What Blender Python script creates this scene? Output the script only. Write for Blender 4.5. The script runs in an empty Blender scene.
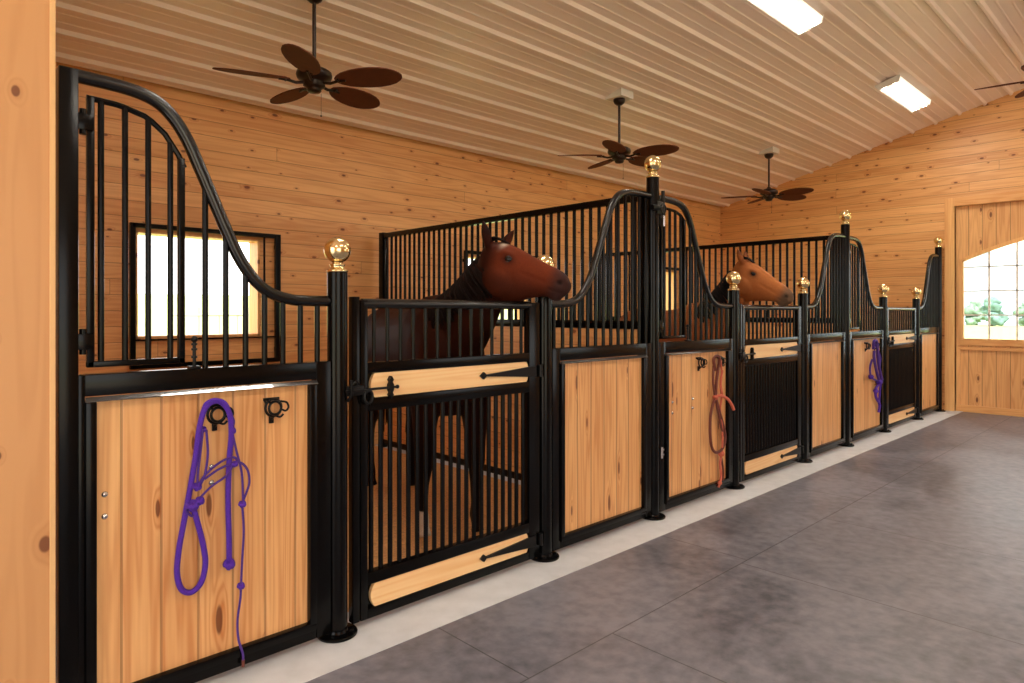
import bpy, bmesh, math, random
from mathutils import Vector, Matrix, noise
random.seed(7)
PI = math.pi
sc = bpy.context.scene
COL = sc.collection

# ------------------------------------------------------------------ object helpers
def tag(o, label=None, cat=None, group=None, kind=None):
    if label: o['label'] = label
    if cat: o['category'] = cat
    if group: o['group'] = group
    if kind: o['kind'] = kind
    return o

def empty(name, loc, label=None, cat=None, group=None):
    o = bpy.data.objects.new(name, None); COL.objects.link(o)
    o.location = loc; o.empty_display_size = .1
    return tag(o, label, cat, group)

def obj(name, bm, mat, parent=None, smooth=False, loc=None, auto=None):
    bmesh.ops.recalc_face_normals(bm, faces=bm.faces)
    me = bpy.data.meshes.new(name); bm.to_mesh(me); bm.free()
    mats = mat if isinstance(mat, (list, tuple)) else [mat]
    for m in mats: me.materials.append(m)
    if smooth or auto:
        me.polygons.foreach_set('use_smooth', [True]*len(me.polygons))
        if auto:
            me.set_sharp_from_angle(angle=math.radians(auto))
    o = bpy.data.objects.new(name, me); COL.objects.link(o)
    if parent: o.parent = parent
    if loc: o.location = loc
    return o

def struct(name, bm, mat, parent=None, **k):
    o = obj(name, bm, mat, parent, **k)
    if not parent: o['kind'] = 'structure'
    return o

def kids(o): return [c for c in list(bpy.data.objects) if c.parent == o]
def copy_tree(o, parent=None, loc=None):
    c = o.copy(); COL.objects.link(c); c.parent = parent
    if loc: c.location = loc
    for ch in kids(o): copy_tree(ch, c)
    return c

# ------------------------------------------------------------------ mesh helpers
def BM(): return bmesh.new()

def box(bm, x0, x1, y0, y1, z0, z1, bev=0.0, mi=0):
    if x0 > x1: x0, x1 = x1, x0
    if y0 > y1: y0, y1 = y1, y0
    if z0 > z1: z0, z1 = z1, z0
    vs = [bm.verts.new((x, y, z)) for x in (x0, x1) for y in (y0, y1) for z in (z0, z1)]
    q = [(0,1,3,2),(4,6,7,5),(0,4,5,1),(2,3,7,6),(0,2,6,4),(1,5,7,3)]
    fs = [bm.faces.new([vs[i] for i in f]) for f in q]
    for f in fs: f.material_index = mi
    if bev:
        es = list({e for f in fs for e in f.edges})
        bmesh.ops.bevel(bm, geom=es, offset=bev, segments=2, affect='EDGES', profile=.6)

def frames(pts):
    pts = [Vector(p) for p in pts]; n = len(pts); T = []
    for i in range(n):
        a = pts[max(i-1,0)]; b = pts[min(i+1,n-1)]
        T.append((b-a).normalized())
    up = Vector((0,0,1)) if abs(T[0].z) < .9 else Vector((0,1,0))
    N = (up - T[0]*up.dot(T[0])).normalized(); out = []
    for i in range(n):
        N = (N - T[i]*N.dot(T[i]))
        N = N.normalized() if N.length > 1e-6 else T[i].orthogonal().normalized()
        out.append((pts[i], N.copy(), T[i].cross(N)))
    return out

def tube(bm, pts, r, seg=10, cap=True, closed=False, mi=0, ry=None):
    rs = r if isinstance(r, (list, tuple)) else [r]*len(pts)
    rings = []
    for (p, N, B), rr in zip(frames(pts), rs):
        rings.append([bm.verts.new(p + N*math.cos(2*PI*k/seg)*rr + B*math.sin(2*PI*k/seg)*(rr if ry is None else rr*ry)) for k in range(seg)])
    m = len(rings)
    for i in range(m if closed else m-1):
        a, b = rings[i], rings[(i+1) % m]
        for k in range(seg):
            f = bm.faces.new((a[k], a[(k+1)%seg], b[(k+1)%seg], b[k])); f.material_index = mi
    if cap and not closed:
        bm.faces.new(rings[0][::-1]).material_index = mi; bm.faces.new(rings[-1]).material_index = mi

def cyl(bm, x, y, z0, z1, r, seg=12, mi=0):
    tube(bm, [(x,y,z0),(x,y,z1)], r, seg, mi=mi)

def lathe(bm, prof, c=(0,0,0), seg=28, mi=0):
    c = Vector(c); rings = []
    for r, z in prof:
        if r < 1e-5: rings.append([bm.verts.new(c+Vector((0,0,z)))])
        else: rings.append([bm.verts.new(c+Vector((r*math.cos(2*PI*k/seg), r*math.sin(2*PI*k/seg), z))) for k in range(seg)])
    for a, b in zip(rings, rings[1:]):
        for k in range(seg):
            k2 = (k+1) % seg
            if len(a) == 1 and len(b) == 1: break
            if len(a) == 1: f = bm.faces.new((a[0], b[k], b[k2]))
            elif len(b) == 1: f = bm.faces.new((a[k], a[k2], b[0]))
            else: f = bm.faces.new((a[k], a[k2], b[k2], b[k]))
            f.material_index = mi

def prism(bm, poly, y0, y1, axis='y', mi=0):
    """polygon in (u,v) extruded; axis y: u=x v=z ; axis x: u=y v=z ; axis z: u=x v=y"""
    def P(u, v, w):
        return {'y': (u, w, v), 'x': (w, u, v), 'z': (u, v, w)}[axis]
    a = [bm.verts.new(P(u, v, y0)) for u, v in poly]; b = [bm.verts.new(P(u, v, y1)) for u, v in poly]
    bm.faces.new(a).material_index = mi; bm.faces.new(b[::-1]).material_index = mi
    n = len(poly)
    for i in range(n):
        bm.faces.new((a[i], b[i], b[(i+1)%n], a[(i+1)%n])).material_index = mi

def ball(bm, c, r, sub=2, sc_=(1,1,1), rot=None, mi=0):
    M = Matrix.Translation(c)
    if rot: M = M @ rot
    M = M @ Matrix.Diagonal((r*sc_[0], r*sc_[1], r*sc_[2], 1))
    g = bmesh.ops.create_icosphere(bm, subdivisions=sub, radius=1, matrix=M)
    for f in {f for v in g['verts'] for f in v.link_faces}: f.material_index = mi

def catmull(pts, n=8):
    pts = [Vector(p) for p in pts]; P = [pts[0]*2-pts[1]] + pts + [pts[-1]*2-pts[-2]]; out = []
    for i in range(1, len(P)-2):
        for k in range(n):
            t = k/n; a, b, c, d = P[i-1:i+3]
            out.append(.5*((2*b)+(c-a)*t+(2*a-5*b+4*c-d)*t*t+(3*b-a-3*c+d)*t**3))
    out.append(pts[-1]); return out

# ------------------------------------------------------------------ materials
def S(c):  # sRGB 0-255 -> linear
    return tuple(((v/255)/12.92 if v/255 <= .04045 else ((v/255+.055)/1.055)**2.4) for v in c) + (1,)

def newmat(name):
    m = bpy.data.materials.new(name); m.use_nodes = True
    nt = m.node_tree; b = nt.nodes['Principled BSDF']
    return m, nt, b

def plain(name, col, rough=.5, metal=0, coat=0, bump=0, bscale=60, var=0, spec=None):
    m, nt, b = newmat(name)
    b.inputs['Base Color'].default_value = S(col); b.inputs['Roughness'].default_value = rough
    b.inputs['Metallic'].default_value = metal; b.inputs['Coat Weight'].default_value = coat
    if spec is not None: b.inputs['Specular IOR Level'].default_value = spec
    g = nt.nodes.new('ShaderNodeNewGeometry')
    n = nt.nodes.new('ShaderNodeTexNoise'); n.inputs['Scale'].default_value = bscale; n.inputs['Detail'].default_value = 3
    nt.links.new(g.outputs['Position'], n.inputs['Vector'])
    if var:
        mx = nt.nodes.new('ShaderNodeMix'); mx.data_type = 'RGBA'
        mx.inputs['A'].default_value = S([v*(1-var) for v in col]); mx.inputs['B'].default_value = S([min(255, v*(1+var)) for v in col])
        nt.links.new(n.outputs['Fac'], mx.inputs['Factor']); nt.links.new(mx.outputs['Result'], b.inputs['Base Color'])
    if bump:
        bp = nt.nodes.new('ShaderNodeBump'); bp.inputs['Strength'].default_value = bump; bp.inputs['Distance'].default_value = .01
        nt.links.new(n.outputs['Fac'], bp.inputs['Height']); nt.links.new(bp.outputs['Normal'], b.inputs['Normal'])
    return m

def wood(name, along, across, pitch, light, dark, off=0.0, knots=.5, seam=True, rough=.42, blen=0, kscale=1.0, contrast=1.0, seamw=.018, seamk=.8, var=.42, fine=9.0):
    m, nt, b = newmat(name); N = nt.nodes; L = nt.links
    def math_(op, a, b_=None, c=None):
        n = N.new('ShaderNodeMath'); n.operation = op
        for i, v in enumerate((a, b_, c)):
            if v is None: continue
            if isinstance(v, (int, float)): n.inputs[i].default_value = v
            else: L.new(v, n.inputs[i])
        return n.outputs[0]
    g = N.new('ShaderNodeNewGeometry'); sp = N.new('ShaderNodeSeparateXYZ'); L.new(g.outputs['Position'], sp.inputs[0])
    A = sp.outputs[along.upper()]; Cc = sp.outputs[across.upper()]
    third = [k for k in 'XYZ' if k not in (along.upper(), across.upper())][0]; T = sp.outputs[third]
    cc = math_('DIVIDE', math_('ADD', Cc, off), pitch)
    bi = math_('FLOOR', cc); fr = math_('FRACT', cc)
    w1 = N.new('ShaderNodeTexWhiteNoise'); w1.noise_dimensions = '1D'; L.new(bi, w1.inputs['W'])
    r1 = w1.outputs['Value']
    bid = bi
    endseam = None
    if blen:
        aa = math_('ADD', math_('DIVIDE', A, blen), math_('MULTIPLY', r1, 7.3))
        ai = math_('FLOOR', aa); fa = math_('FRACT', aa)
        bid = math_('ADD', bi, math_('MULTIPLY', ai, 17.37))
        endseam = math_('LESS_THAN', fa, .004/blen)
    w2 = N.new('ShaderNodeTexWhiteNoise'); w2.noise_dimensions = '1D'; L.new(bid, w2.inputs['W'])
    r2 = w2.outputs['Value']
    # knots
    cv = N.new('ShaderNodeCombineXYZ')
    L.new(math_('ADD', math_('MULTIPLY', A, 2.6*kscale), math_('MULTIPLY', r2, 31)), cv.inputs[0])
    L.new(math_('MULTIPLY', math_('ADD', Cc, off), 1.0/pitch*.9), cv.inputs[1])
    vo = N.new('ShaderNodeTexVoronoi'); vo.voronoi_dimensions = '2D'; vo.inputs['Scale'].default_value = 1.0; vo.inputs['Randomness'].default_value = .85
    L.new(cv.outputs[0], vo.inputs['Vector'])
    d = vo.outputs['Distance']
    vs = N.new('ShaderNodeSeparateColor'); L.new(vo.outputs['Color'], vs.inputs[0])
    has = math_('LESS_THAN', vs.outputs[0], knots)
    size = math_('ADD', math_('MULTIPLY', vs.outputs[1], .065), .03)
    rel = math_('DIVIDE', d, size)
    kn = N.new('ShaderNodeMapRange'); kn.interpolation_type = 'SMOOTHSTEP'; L.new(rel, kn.inputs['Value'])
    kn.inputs['From Min'].default_value = .75; kn.inputs['From Max'].default_value = 1.15; kn.inputs['To Min'].default_value = 1; kn.inputs['To Max'].default_value = 0
    knot = math_('MULTIPLY', kn.outputs[0], has)
    halo = N.new('ShaderNodeMapRange'); halo.interpolation_type = 'SMOOTHSTEP'; L.new(rel, halo.inputs['Value'])
    halo.inputs['From Min'].default_value = .8; halo.inputs['From Max'].default_value = 3.2; halo.inputs['To Min'].default_value = 1; halo.inputs['To Max'].default_value = 0
    hal = math_('MULTIPLY', halo.outputs[0], has)
    # grain
    gv = N.new('ShaderNodeCombineXYZ')
    L.new(math_('ADD', math_('MULTIPLY', A, .55), math_('MULTIPLY', r2, 53)), gv.inputs[0])
    L.new(math_('MULTIPLY', Cc, fine), gv.inputs[1])
    L.new(math_('ADD', math_('MULTIPLY', T, 9.0), math_('MULTIPLY', r2, 11)), gv.inputs[2])
    n1 = N.new('ShaderNodeTexNoise'); n1.inputs['Scale'].default_value = .75; n1.inputs['Detail'].default_value = 2; n1.inputs['Distortion'].default_value = .15
    L.new(gv.outputs[0], n1.inputs['Vector'])
    ring = math_('SINE', math_('ADD', math_('MULTIPLY', n1.outputs['Fac'], 62), math_('MULTIPLY', hal, 9)))
    ring = math_('MULTIPLY_ADD', ring, .5, .5)
    n2 = N.new('ShaderNodeTexNoise'); n2.inputs['Scale'].default_value = 6; n2.inputs['Detail'].default_value = 4
    L.new(gv.outputs[0], n2.inputs['Vector'])
    n3 = N.new('ShaderNodeTexNoise'); n3.inputs['Scale'].default_value = .5; n3.inputs['Detail'].default_value = 2
    L.new(gv.outputs[0], n3.inputs['Vector'])
    f = math_('ADD', math_('ADD', math_('MULTIPLY', math_('POWER', ring, 1.6), .30*contrast), math_('MULTIPLY', n2.outputs['Fac'], .35*contrast)), math_('MULTIPLY', math_('SUBTRACT', n3.outputs['Fac'], .4), .5))
    f = math_('ADD', f, math_('MULTIPLY', math_('SUBTRACT', r2, .5), var))
    f = math_('ADD', f, math_('MULTIPLY', hal, .28))
    fc = math_('MINIMUM', math_('MAXIMUM', f, 0), 1)
    mx = N.new('ShaderNodeMix'); mx.data_type = 'RGBA'; mx.inputs['A'].default_value = S(light); mx.inputs['B'].default_value = S(dark); L.new(fc, mx.inputs['Factor'])
    mk = N.new('ShaderNodeMix'); mk.data_type = 'RGBA'; L.new(mx.outputs['Result'], mk.inputs['A']); mk.inputs['B'].default_value = S((104, 50, 20)); L.new(math_('MULTIPLY', knot, .85), mk.inputs['Factor'])
    out = mk.outputs['Result']; h = math_('MULTIPLY', n2.outputs['Fac'], .08)
    if seam:
        s = math_('MAXIMUM', math_('LESS_THAN', fr, seamw), math_('GREATER_THAN', fr, 1-seamw))
        if endseam is not None: s = math_('MAXIMUM', s, endseam)
        ms = N.new('ShaderNodeMix'); ms.data_type = 'RGBA'; L.new(out, ms.inputs['A']); ms.inputs['B'].default_value = S((110, 66, 30)); L.new(math_('MULTIPLY', s, seamk), ms.inputs['Factor'])
        out = ms.outputs['Result']
        e = math_('MULTIPLY', math_('MINIMUM', fr, math_('SUBTRACT', 1, fr)), 14)
        h = math_('ADD', h, math_('MINIMUM', e, 1))
    L.new(out, b.inputs['Base Color'])
    bp = N.new('ShaderNodeBump'); bp.inputs['Strength'].default_value = .5; bp.inputs['Distance'].default_value = .004
    L.new(h, bp.inputs['Height']); L.new(bp.outputs['Normal'], b.inputs['Normal'])
    b.inputs['Roughness'].default_value = rough
    return m

PL, PD = (240, 186, 122), (192, 115, 53)
M = {}
M['wall_h_x'] = wood('pine_boards_along_x', 'x', 'z', .134, PL, PD, knots=.44, blen=7.5, contrast=.8, var=.26, kscale=1.25, seamk=.65)
M['wall_h_y'] = wood('pine_boards_along_y', 'y', 'z', .134, PL, PD, knots=.44, blen=7.5, contrast=.8, var=.26, kscale=1.25, seamk=.65)
M['door_v'] = wood('pine_boards_upright', 'z', 'y', .165, PL, PD, knots=.5, kscale=.8)
M['panel'] = wood('pine_infill', 'z', 'x', .133, (242, 190, 127), (196, 121, 62), off=.022, knots=.4, kscale=.6, contrast=1.2, seamw=.032, seamk=.5, var=.3, fine=15.0)
M['trim'] = wood('pine_trim_upright', 'z', 'y', .5, (242, 190, 124), (214, 142, 76), off=.1, knots=.12, seam=False)
M['trim_h'] = wood('pine_trim_level', 'y', 'z', .5, (242, 190, 124), (214, 142, 76), off=.1, knots=.12, seam=False)
M['column'] = wood('pine_column', 'z', 'x', .22, (208, 154, 100), (178, 118, 66), off=-.237+.22, knots=.7, kscale=1.0, seam=False, contrast=.7)
M['column_edge'] = wood('pine_column_edge', 'z', 'x', .2, (232, 190, 132), (214, 164, 104), knots=0, seam=False, contrast=.5)
M['plank'] = wood('pine_plank', 'x', 'z', .9, (252, 214, 156), (230, 164, 98), off=.3, knots=.2, seam=False, kscale=.8)
M['black'] = plain('black_powder_coat', (7, 6, 6), .2, spec=.17)
M['black_rail'] = plain('black_coat_raised_highlight', (9, 8, 8), .24, spec=.5)  # same black paint, specular raised to give the rails a stronger highlight
M['black_edge'] = plain('black_gloss_edge', (12, 11, 12), .3, spec=1.0, coat=1)
M['black_soft'] = plain('black_iron', (10, 8, 8), .35, spec=.22)
M['brass'] = plain('polished_brass', (238, 216, 166), .17, metal=1)
M['chrome'] = plain('bright_steel', (205, 205, 205), .2, metal=1)
M['fan'] = plain('dark_bronze_fan', (92, 48, 30), .75, var=.12, spec=.2, bscale=14)
M['fanmetal'] = plain('oil_rubbed_bronze', (38, 24, 18), .35, metal=.4)
M['white'] = plain('white_enamel', (226, 222, 214), .4)
M['muntin'] = plain('white_muntin', (246, 240, 230), .5)
M['ceiling'] = plain('cream_ribbed_steel', (242, 226, 212), .36, var=.02, bscale=2)
M['curb'] = plain('pale_concrete', (200, 203, 206), .75, var=.08, bscale=9, bump=.2)
M['purple'] = plain('purple_rope', (78, 32, 160), .7, bump=.6, bscale=260, var=.25)
M['purple_dark'] = plain('violet_cord', (74, 40, 134), .7, bump=.6, bscale=300, var=.25)
M['brown'] = plain('brown_leather_rope', (104, 48, 34), .6, bump=.4, bscale=260, var=.2)
M['coral'] = plain('coral_rope', (196, 98, 74), .7, bump=.5, bscale=260, var=.2)
M['gravel'] = plain('pale_gravel', (200, 186, 168), .9, var=.1, bscale=20)
M['grass'] = plain('pasture_grass', (158, 170, 104), .9, var=.12, bscale=.6)
M['leaf'] = plain('tree_leaf_hazed', (104, 126, 112), .9, var=.35, bscale=1.2, bump=.8)  # distance haze put into the leaf colour as a pale blue-green
M['leaf2'] = plain('pine_leaf_hazed', (90, 116, 110), .9, var=.35, bscale=1.6, bump=.8)  # paled and blued the same way, haze held in the colour
M['bark'] = plain('bark', (92, 80, 66), .9)
M['hill'] = plain('far_hill_hazed', (128, 146, 156), 1, var=.05, bscale=.02)  # blue-grey of distant haze put into the hill colour
M['lake'] = plain('lake_water', (150, 170, 185), .25)
M['galv'] = plain('galvanised_tube', (150, 150, 140), .5, metal=.4)
M['shav'] = plain('wood_shavings', (196, 146, 92), .95, var=.3, bscale=55, bump=.9)
M['grip'] = plain('dark_hoof', (40, 32, 28), .5)
M['eye'] = plain('horse_eye', (12, 7, 6), .14, spec=.4)
M['mane1'] = plain('dark_brown_mane', (20, 11, 9), .8, spec=.08, var=.35, bscale=80, bump=.4)
M['mane2'] = plain('black_mane', (15, 11, 11), .75, spec=.1, var=.3, bscale=80, bump=.4)

def emis(name, col, st):
    m, nt, b = newmat(name)
    b.inputs['Base Color'].default_value = S(col); b.inputs['Emission Color'].default_value = S(col); b.inputs['Emission Strength'].default_value = st
    return m
M['tubelight'] = emis('lit_diffuser', (255, 244, 226), 1.1)
M['tubehot'] = emis('lit_tube', (255, 246, 232), 118)

def glass():
    m = bpy.data.materials.new('clear_pane'); m.use_nodes = True; nt = m.node_tree; nt.nodes.clear()
    o = nt.nodes.new('ShaderNodeOutputMaterial'); t = nt.nodes.new('ShaderNodeBsdfTransparent'); g = nt.nodes.new('ShaderNodeBsdfGlossy'); x = nt.nodes.new('ShaderNodeMixShader')
    t.inputs[0].default_value = (.95, .97, .96, 1); g.inputs['Roughness'].default_value = .03; x.inputs[0].default_value = .06
    nt.links.new(t.outputs[0], x.inputs[1]); nt.links.new(g.outputs[0], x.inputs[2]); nt.links.new(x.outputs[0], o.inputs[0]); return m
M['glass'] = glass()

def mats_floor():
    m, nt, b = newmat('rubber_mats'); N = nt.nodes; L = nt.links
    def mt(op, a, b_=None, c=None):
        n = N.new('ShaderNodeMath'); n.operation = op
        for i, v in enumerate((a, b_, c)):
            if v is None: continue
            if isinstance(v, (int, float)): n.inputs[i].default_value = v
            else: L.new(v, n.inputs[i])
        return n.outputs[0]
    g = N.new('ShaderNodeNewGeometry'); sp = N.new('ShaderNodeSeparateXYZ'); L.new(g.outputs['Position'], sp.inputs[0])
    X, Y = sp.outputs['X'], sp.outputs['Y']
    row1 = mt('GREATER_THAN', Y, -.86)
    fx1 = mt('FRACT', mt('DIVIDE', mt('ADD', X, 100*1.83-1.88), 1.83))
    fx2 = mt('FRACT', mt('DIVIDE', mt('ADD', X, 100*1.22-3.64), 1.22))
    s1 = mt('MULTIPLY', mt('LESS_THAN', fx1, .004), row1)
    s2 = mt('MULTIPLY', mt('LESS_THAN', fx2, .006), mt('SUBTRACT', 1, row1))
    fy = mt('FRACT', mt('DIVIDE', mt('ADD', Y, 100*1.83+.86), 1.83))
    s = mt('MAXIMUM', mt('MAXIMUM', s1, s2), mt('LESS_THAN', fy, .004))
    n1 = N.new('ShaderNodeTexNoise'); n1.inputs['Scale'].default_value = 1.1; n1.inputs['Distortion'].default_value = .6; n1.inputs['Detail'].default_value = 9; n1.inputs['Roughness'].default_value = .68; L.new(g.outputs['Position'], n1.inputs['Vector'])
    n2 = N.new('ShaderNodeTexNoise'); n2.inputs['Scale'].default_value = 14; n2.inputs['Detail'].default_value = 6; L.new(g.outputs['Position'], n2.inputs['Vector'])
    f = mt('ADD', mt('MULTIPLY', n1.outputs['Fac'], .9), mt('MULTIPLY', n2.outputs['Fac'], .45))
    r = N.new('ShaderNodeValToRGB'); L.new(f, r.inputs[0])
    r.color_ramp.elements[0].position = .5; r.color_ramp.elements[0].color = S((74, 76, 85)); r.color_ramp.elements[1].position = .82; r.color_ramp.elements[1].color = S((128, 127, 136))
    mx = N.new('ShaderNodeMix'); mx.data_type = 'RGBA'; L.new(r.outputs[0], mx.inputs['A']); mx.inputs['B'].default_value = S((54, 52, 54)); L.new(mt('MULTIPLY', s, .75), mx.inputs['Factor'])
    L.new(mx.outputs['Result'], b.inputs['Base Color'])
    rr = N.new('ShaderNodeMapRange'); L.new(n1.outputs['Fac'], rr.inputs['Value']); rr.inputs['To Min'].default_value = .22; rr.inputs['To Max'].default_value = .55
    L.new(rr.outputs[0], b.inputs['Roughness'])
    bp = N.new('ShaderNodeBump'); bp.inputs['Strength'].default_value = .35; bp.inputs['Distance'].default_value = .004
    L.new(mt('SUBTRACT', n2.outputs['Fac'], s), bp.inputs['Height']); L.new(bp.outputs['Normal'], b.inputs['Normal'])
    return m
M['mats'] = mats_floor()

def coat_mat(name):
    m, nt, b = newmat(name)
    a = nt.nodes.new('ShaderNodeVertexColor'); a.layer_name = 'Coat'
    g = nt.nodes.new('ShaderNodeNewGeometry'); n = nt.nodes.new('ShaderNodeTexNoise'); n.inputs['Scale'].default_value = 90; n.inputs['Detail'].default_value = 4
    nt.links.new(g.outputs['Position'], n.inputs['Vector'])
    h = nt.nodes.new('ShaderNodeMix'); h.data_type = 'RGBA'; h.blend_type = 'MULTIPLY'; h.inputs['Factor'].default_value = .35
    nt.links.new(a.outputs['Color'], h.inputs['A']); nt.links.new(n.outputs['Fac'], h.inputs['B'])
    nt.links.new(h.outputs['Result'], b.inputs['Base Color'])
    b.inputs['Roughness'].default_value = .6; b.inputs['Specular IOR Level'].default_value = .05
    bp = nt.nodes.new('ShaderNodeBump'); bp.inputs['Strength'].default_value = .08; bp.inputs['Distance'].default_value = .004
    nt.links.new(n.outputs['Fac'], bp.inputs['Height']); nt.links.new(bp.outputs['Normal'], b.inputs['Normal'])
    return m
M['coat'] = coat_mat('horse_coat')

# ------------------------------------------------------------------ room dimensions
XL, XR = -3.6, 11.5          # near end / far end
YB, YF = 3.6, -7.26          # back wall / opposite wall
RIDGE = -1.83
def zc(y): return 3.42 + .25*(3.6 - y) if y >= RIDGE else 3.42 + .25*(3.6 - (2*RIDGE - y))

# floor, curb, bedding
bm = BM(); box(bm, XL, XR+.6, YF, -.265, -.12, 0); struct('floor', bm, M['mats'])
bm = BM(); box(bm, XL, XR+.2, -.265, .12, -.12, .003); struct('floor_curb', bm, M['curb'])
bm = BM(); box(bm, XL, XR+.2, .12, YB, -.12, 0); struct('floor_stall', bm, M['curb'])
# wood shavings in each stall: uneven bedding
def bedding(x0, x1):
    bm = BM(); nx, ny = 70, 64; g = []
    for i in range(nx+1):
        row = []
        for j in range(ny+1):
            x = x0+(x1-x0)*i/nx; y = .16+(YB-.03-.16)*j/ny
            e = min(1, min(i, nx-i, j, ny-j)/2.0)
            z = .004 + e*(.03+.022*noise.noise(Vector((x*2.2, y*2.2, 0)))+.012*noise.noise(Vector((x*11, y*11, 3))))
            row.append(bm.verts.new((x, y, z)))
        g.append(row)
    for i in range(nx):
        for j in range(ny): bm.faces.new((g[i][j], g[i+1][j], g[i+1][j+1], g[i][j+1]))
    return bm
for (a, b_), lab in zip(((.45, 3.93), (4.05, 7.6), (7.74, 11.45)), ('nearest stall', 'middle stall', 'farthest stall')):
    tag(obj('bedding', bedding(a, b_), M['shav'], smooth=True), 'loose wood shavings spread on the floor of the '+lab, 'bedding', kind='stuff')

# wall with rectangular openings (in x,z), thickness along y
def wall_xz(bm, x0, x1, z0, z1, y0, y1, holes):
    xs = sorted({x0, x1, *[h[0] for h in holes], *[h[1] for h in holes]})
    for a, b_ in zip(xs, xs[1:]):
        hs = sorted([(h[2], h[3]) for h in holes if h[0] <= a+1e-6 and h[1] >= b_-1e-6]); z = z0
        for p, q in hs:
            if p > z: box(bm, a, b_, y0, y1, z, p)
            z = q
        if z < z1: box(bm, a, b_, y0, y1, z, z1)

WX = [(1.60+3.66*k, 2.68+3.66*k) for k in range(3)]
bm = BM(); wall_xz(bm, XL, XR+.2, 0, 3.50, YB, YB+.16, [(a, b_, 1.235, 2.165) for a, b_ in WX]); struct('wall_back', bm, M['wall_h_x'])

# opposite wall with three wide openings for daylight
FH = [(-3.2, 1.3, .0, 3.1), (6.6, 10.6, 1.0, 2.7)]
bm = BM(); wall_xz(bm, XL, XR+.2, 0, 3.5, YF-.16, YF, FH); struct('wall_front', bm, M['wall_h_x'])

# gable walls
def gable(x0, x1, holes):
    bm = BM(); ys = sorted({YF, RIDGE, YB, *[h[0] for h in holes], *[h[1] for h in holes]})
    for a, b_ in zip(ys, ys[1:]):
        z = 0
        for h in holes:
            if h[0] <= a+1e-6 and h[1] >= b_-1e-6: z = h[3]
        prism(bm, [(a, z), (b_, z), (b_, zc(b_)+.08), (a, zc(a)+.08)], x0, x1, 'x')
    return bm
DY0, DY1, DZ = -.17, -3.55, 3.02
struct('wall_right', gable(XR, XR+.16, [(DY1, DY0, 0, DZ)]), M['wall_h_y'])
struct('wall_left', gable(XL-.16, XL, [(-3.6, -.2, 0, 3.3)]), M['wall_h_y'])

# stall side wall and corner column in the foreground
bm = BM(); prism(bm, [(.07, 0), (YB, 0), (YB, zc(YB)+.05), (.07, zc(.07)+.05)], .26, .37, 'x'); struct('wall_partition', bm, M['wall_h_y'])
CY = -.1
bm = BM(); box(bm, XL, .412, CY, CY+.16, 0, zc(CY)+.03)
struct('wall_column', bm, M['column'])
bm = BM(); box(bm, .412, .428, CY-.006, CY+.05, 0, zc(CY)+.03, bev=.003); struct('trim_1', bm, M['column_edge'])

# ribbed steel ceiling
def ribs():
    bm = BM(); P = .305; prof = []
    y = YB + .1; off = .071 % P
    # profile across y: (y, drop)
    y0 = math.floor((YF-off)/P)*P + off
    pts = []
    k = 0
    yy = y0
    while yy < YB+.2:
        pts += [(yy-.03, 0), (yy-.012, .027), (yy+.012, .027), (yy+.03, 0)]
        for mm in (.1, .205):
            pts += [(yy+mm-.012, 0), (yy+mm-.005, .004), (yy+mm+.005, .004), (yy+mm+.012, 0)]
        yy += P
    pts = [p for p in pts if YF < p[0] < YB]
    pts.append((RIDGE, 0)); pts.sort()
    xs = [XL, XR+.02]; rows = [[bm.verts.new((x, a, zc(a)-dz)) for a, dz in pts] for x in xs]
    for i in range(len(pts)-1): bm.faces.new((rows[0][i], rows[1][i], rows[1][i+1], rows[0][i+1]))
    rows2 = [[bm.verts.new((x, a, zc(a)+.06)) for a in (YF, RIDGE, YB)] for x in xs]
    for i in range(2): bm.faces.new((rows2[0][i], rows2[1][i], rows2[1][i+1], rows2[0][i+1]))
    return bm
struct('ceiling', ribs(), M['ceiling'])

# ------------------------------------------------------------------ stall windows: jambs, black steel grille frame, bars at the side
for k, (a, b_) in enumerate(WX):
    w = empty('window_%d' % (k+1), ((a+b_)/2, YB, 1.235)); w['kind'] = 'structure'
    ox, oy, oz = w.location
    def L_(bm): bmesh.ops.translate(bm, verts=bm.verts, vec=(-ox, -oy, -oz)); return bm
    bm = BM()
    for (p, q, r_, s_) in ((a, a+.02, 1.235, 2.165), (b_-.02, b_, 1.235, 2.165), (a, b_, 1.235, 1.255), (a, b_, 2.145, 2.165)): box(bm, p, q, YB-.004, YB+.2, r_, s_)
    obj('window_jamb', L_(bm), M['trim'], w)
    bm = BM(); fy0, fy1 = YB-.075, YB-.035
    box(bm, a-.055, a-.012, fy0, fy1, .98, 2.22, .004); box(bm, b_+.13, b_+.18, fy0, fy1, .98, 2.22, .004)
    box(bm, a-.04, b_+.13, fy0, fy1, 2.18, 2.22, .004)
    box(bm, a-.04, b_+.13, fy0, fy1, .98, 1.02, .004)
    for xx in (a-.034, b_+.155):
        for zz in (1.1, 2.1): box(bm, xx-.012, xx+.012, fy1, YB, zz-.02, zz+.02)
    obj('steel_frame', L_(bm), M['black'], w)
    bm = BM(); box(bm, b_+.02, b_+.035, YB-.05, YB-.036, 1.02, 2.18); box(bm, a-.04, b_+.13, YB-.05, YB-.036, 1.215, 1.23)
    obj('grille_rod', L_(bm), M['black'], w)

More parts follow.
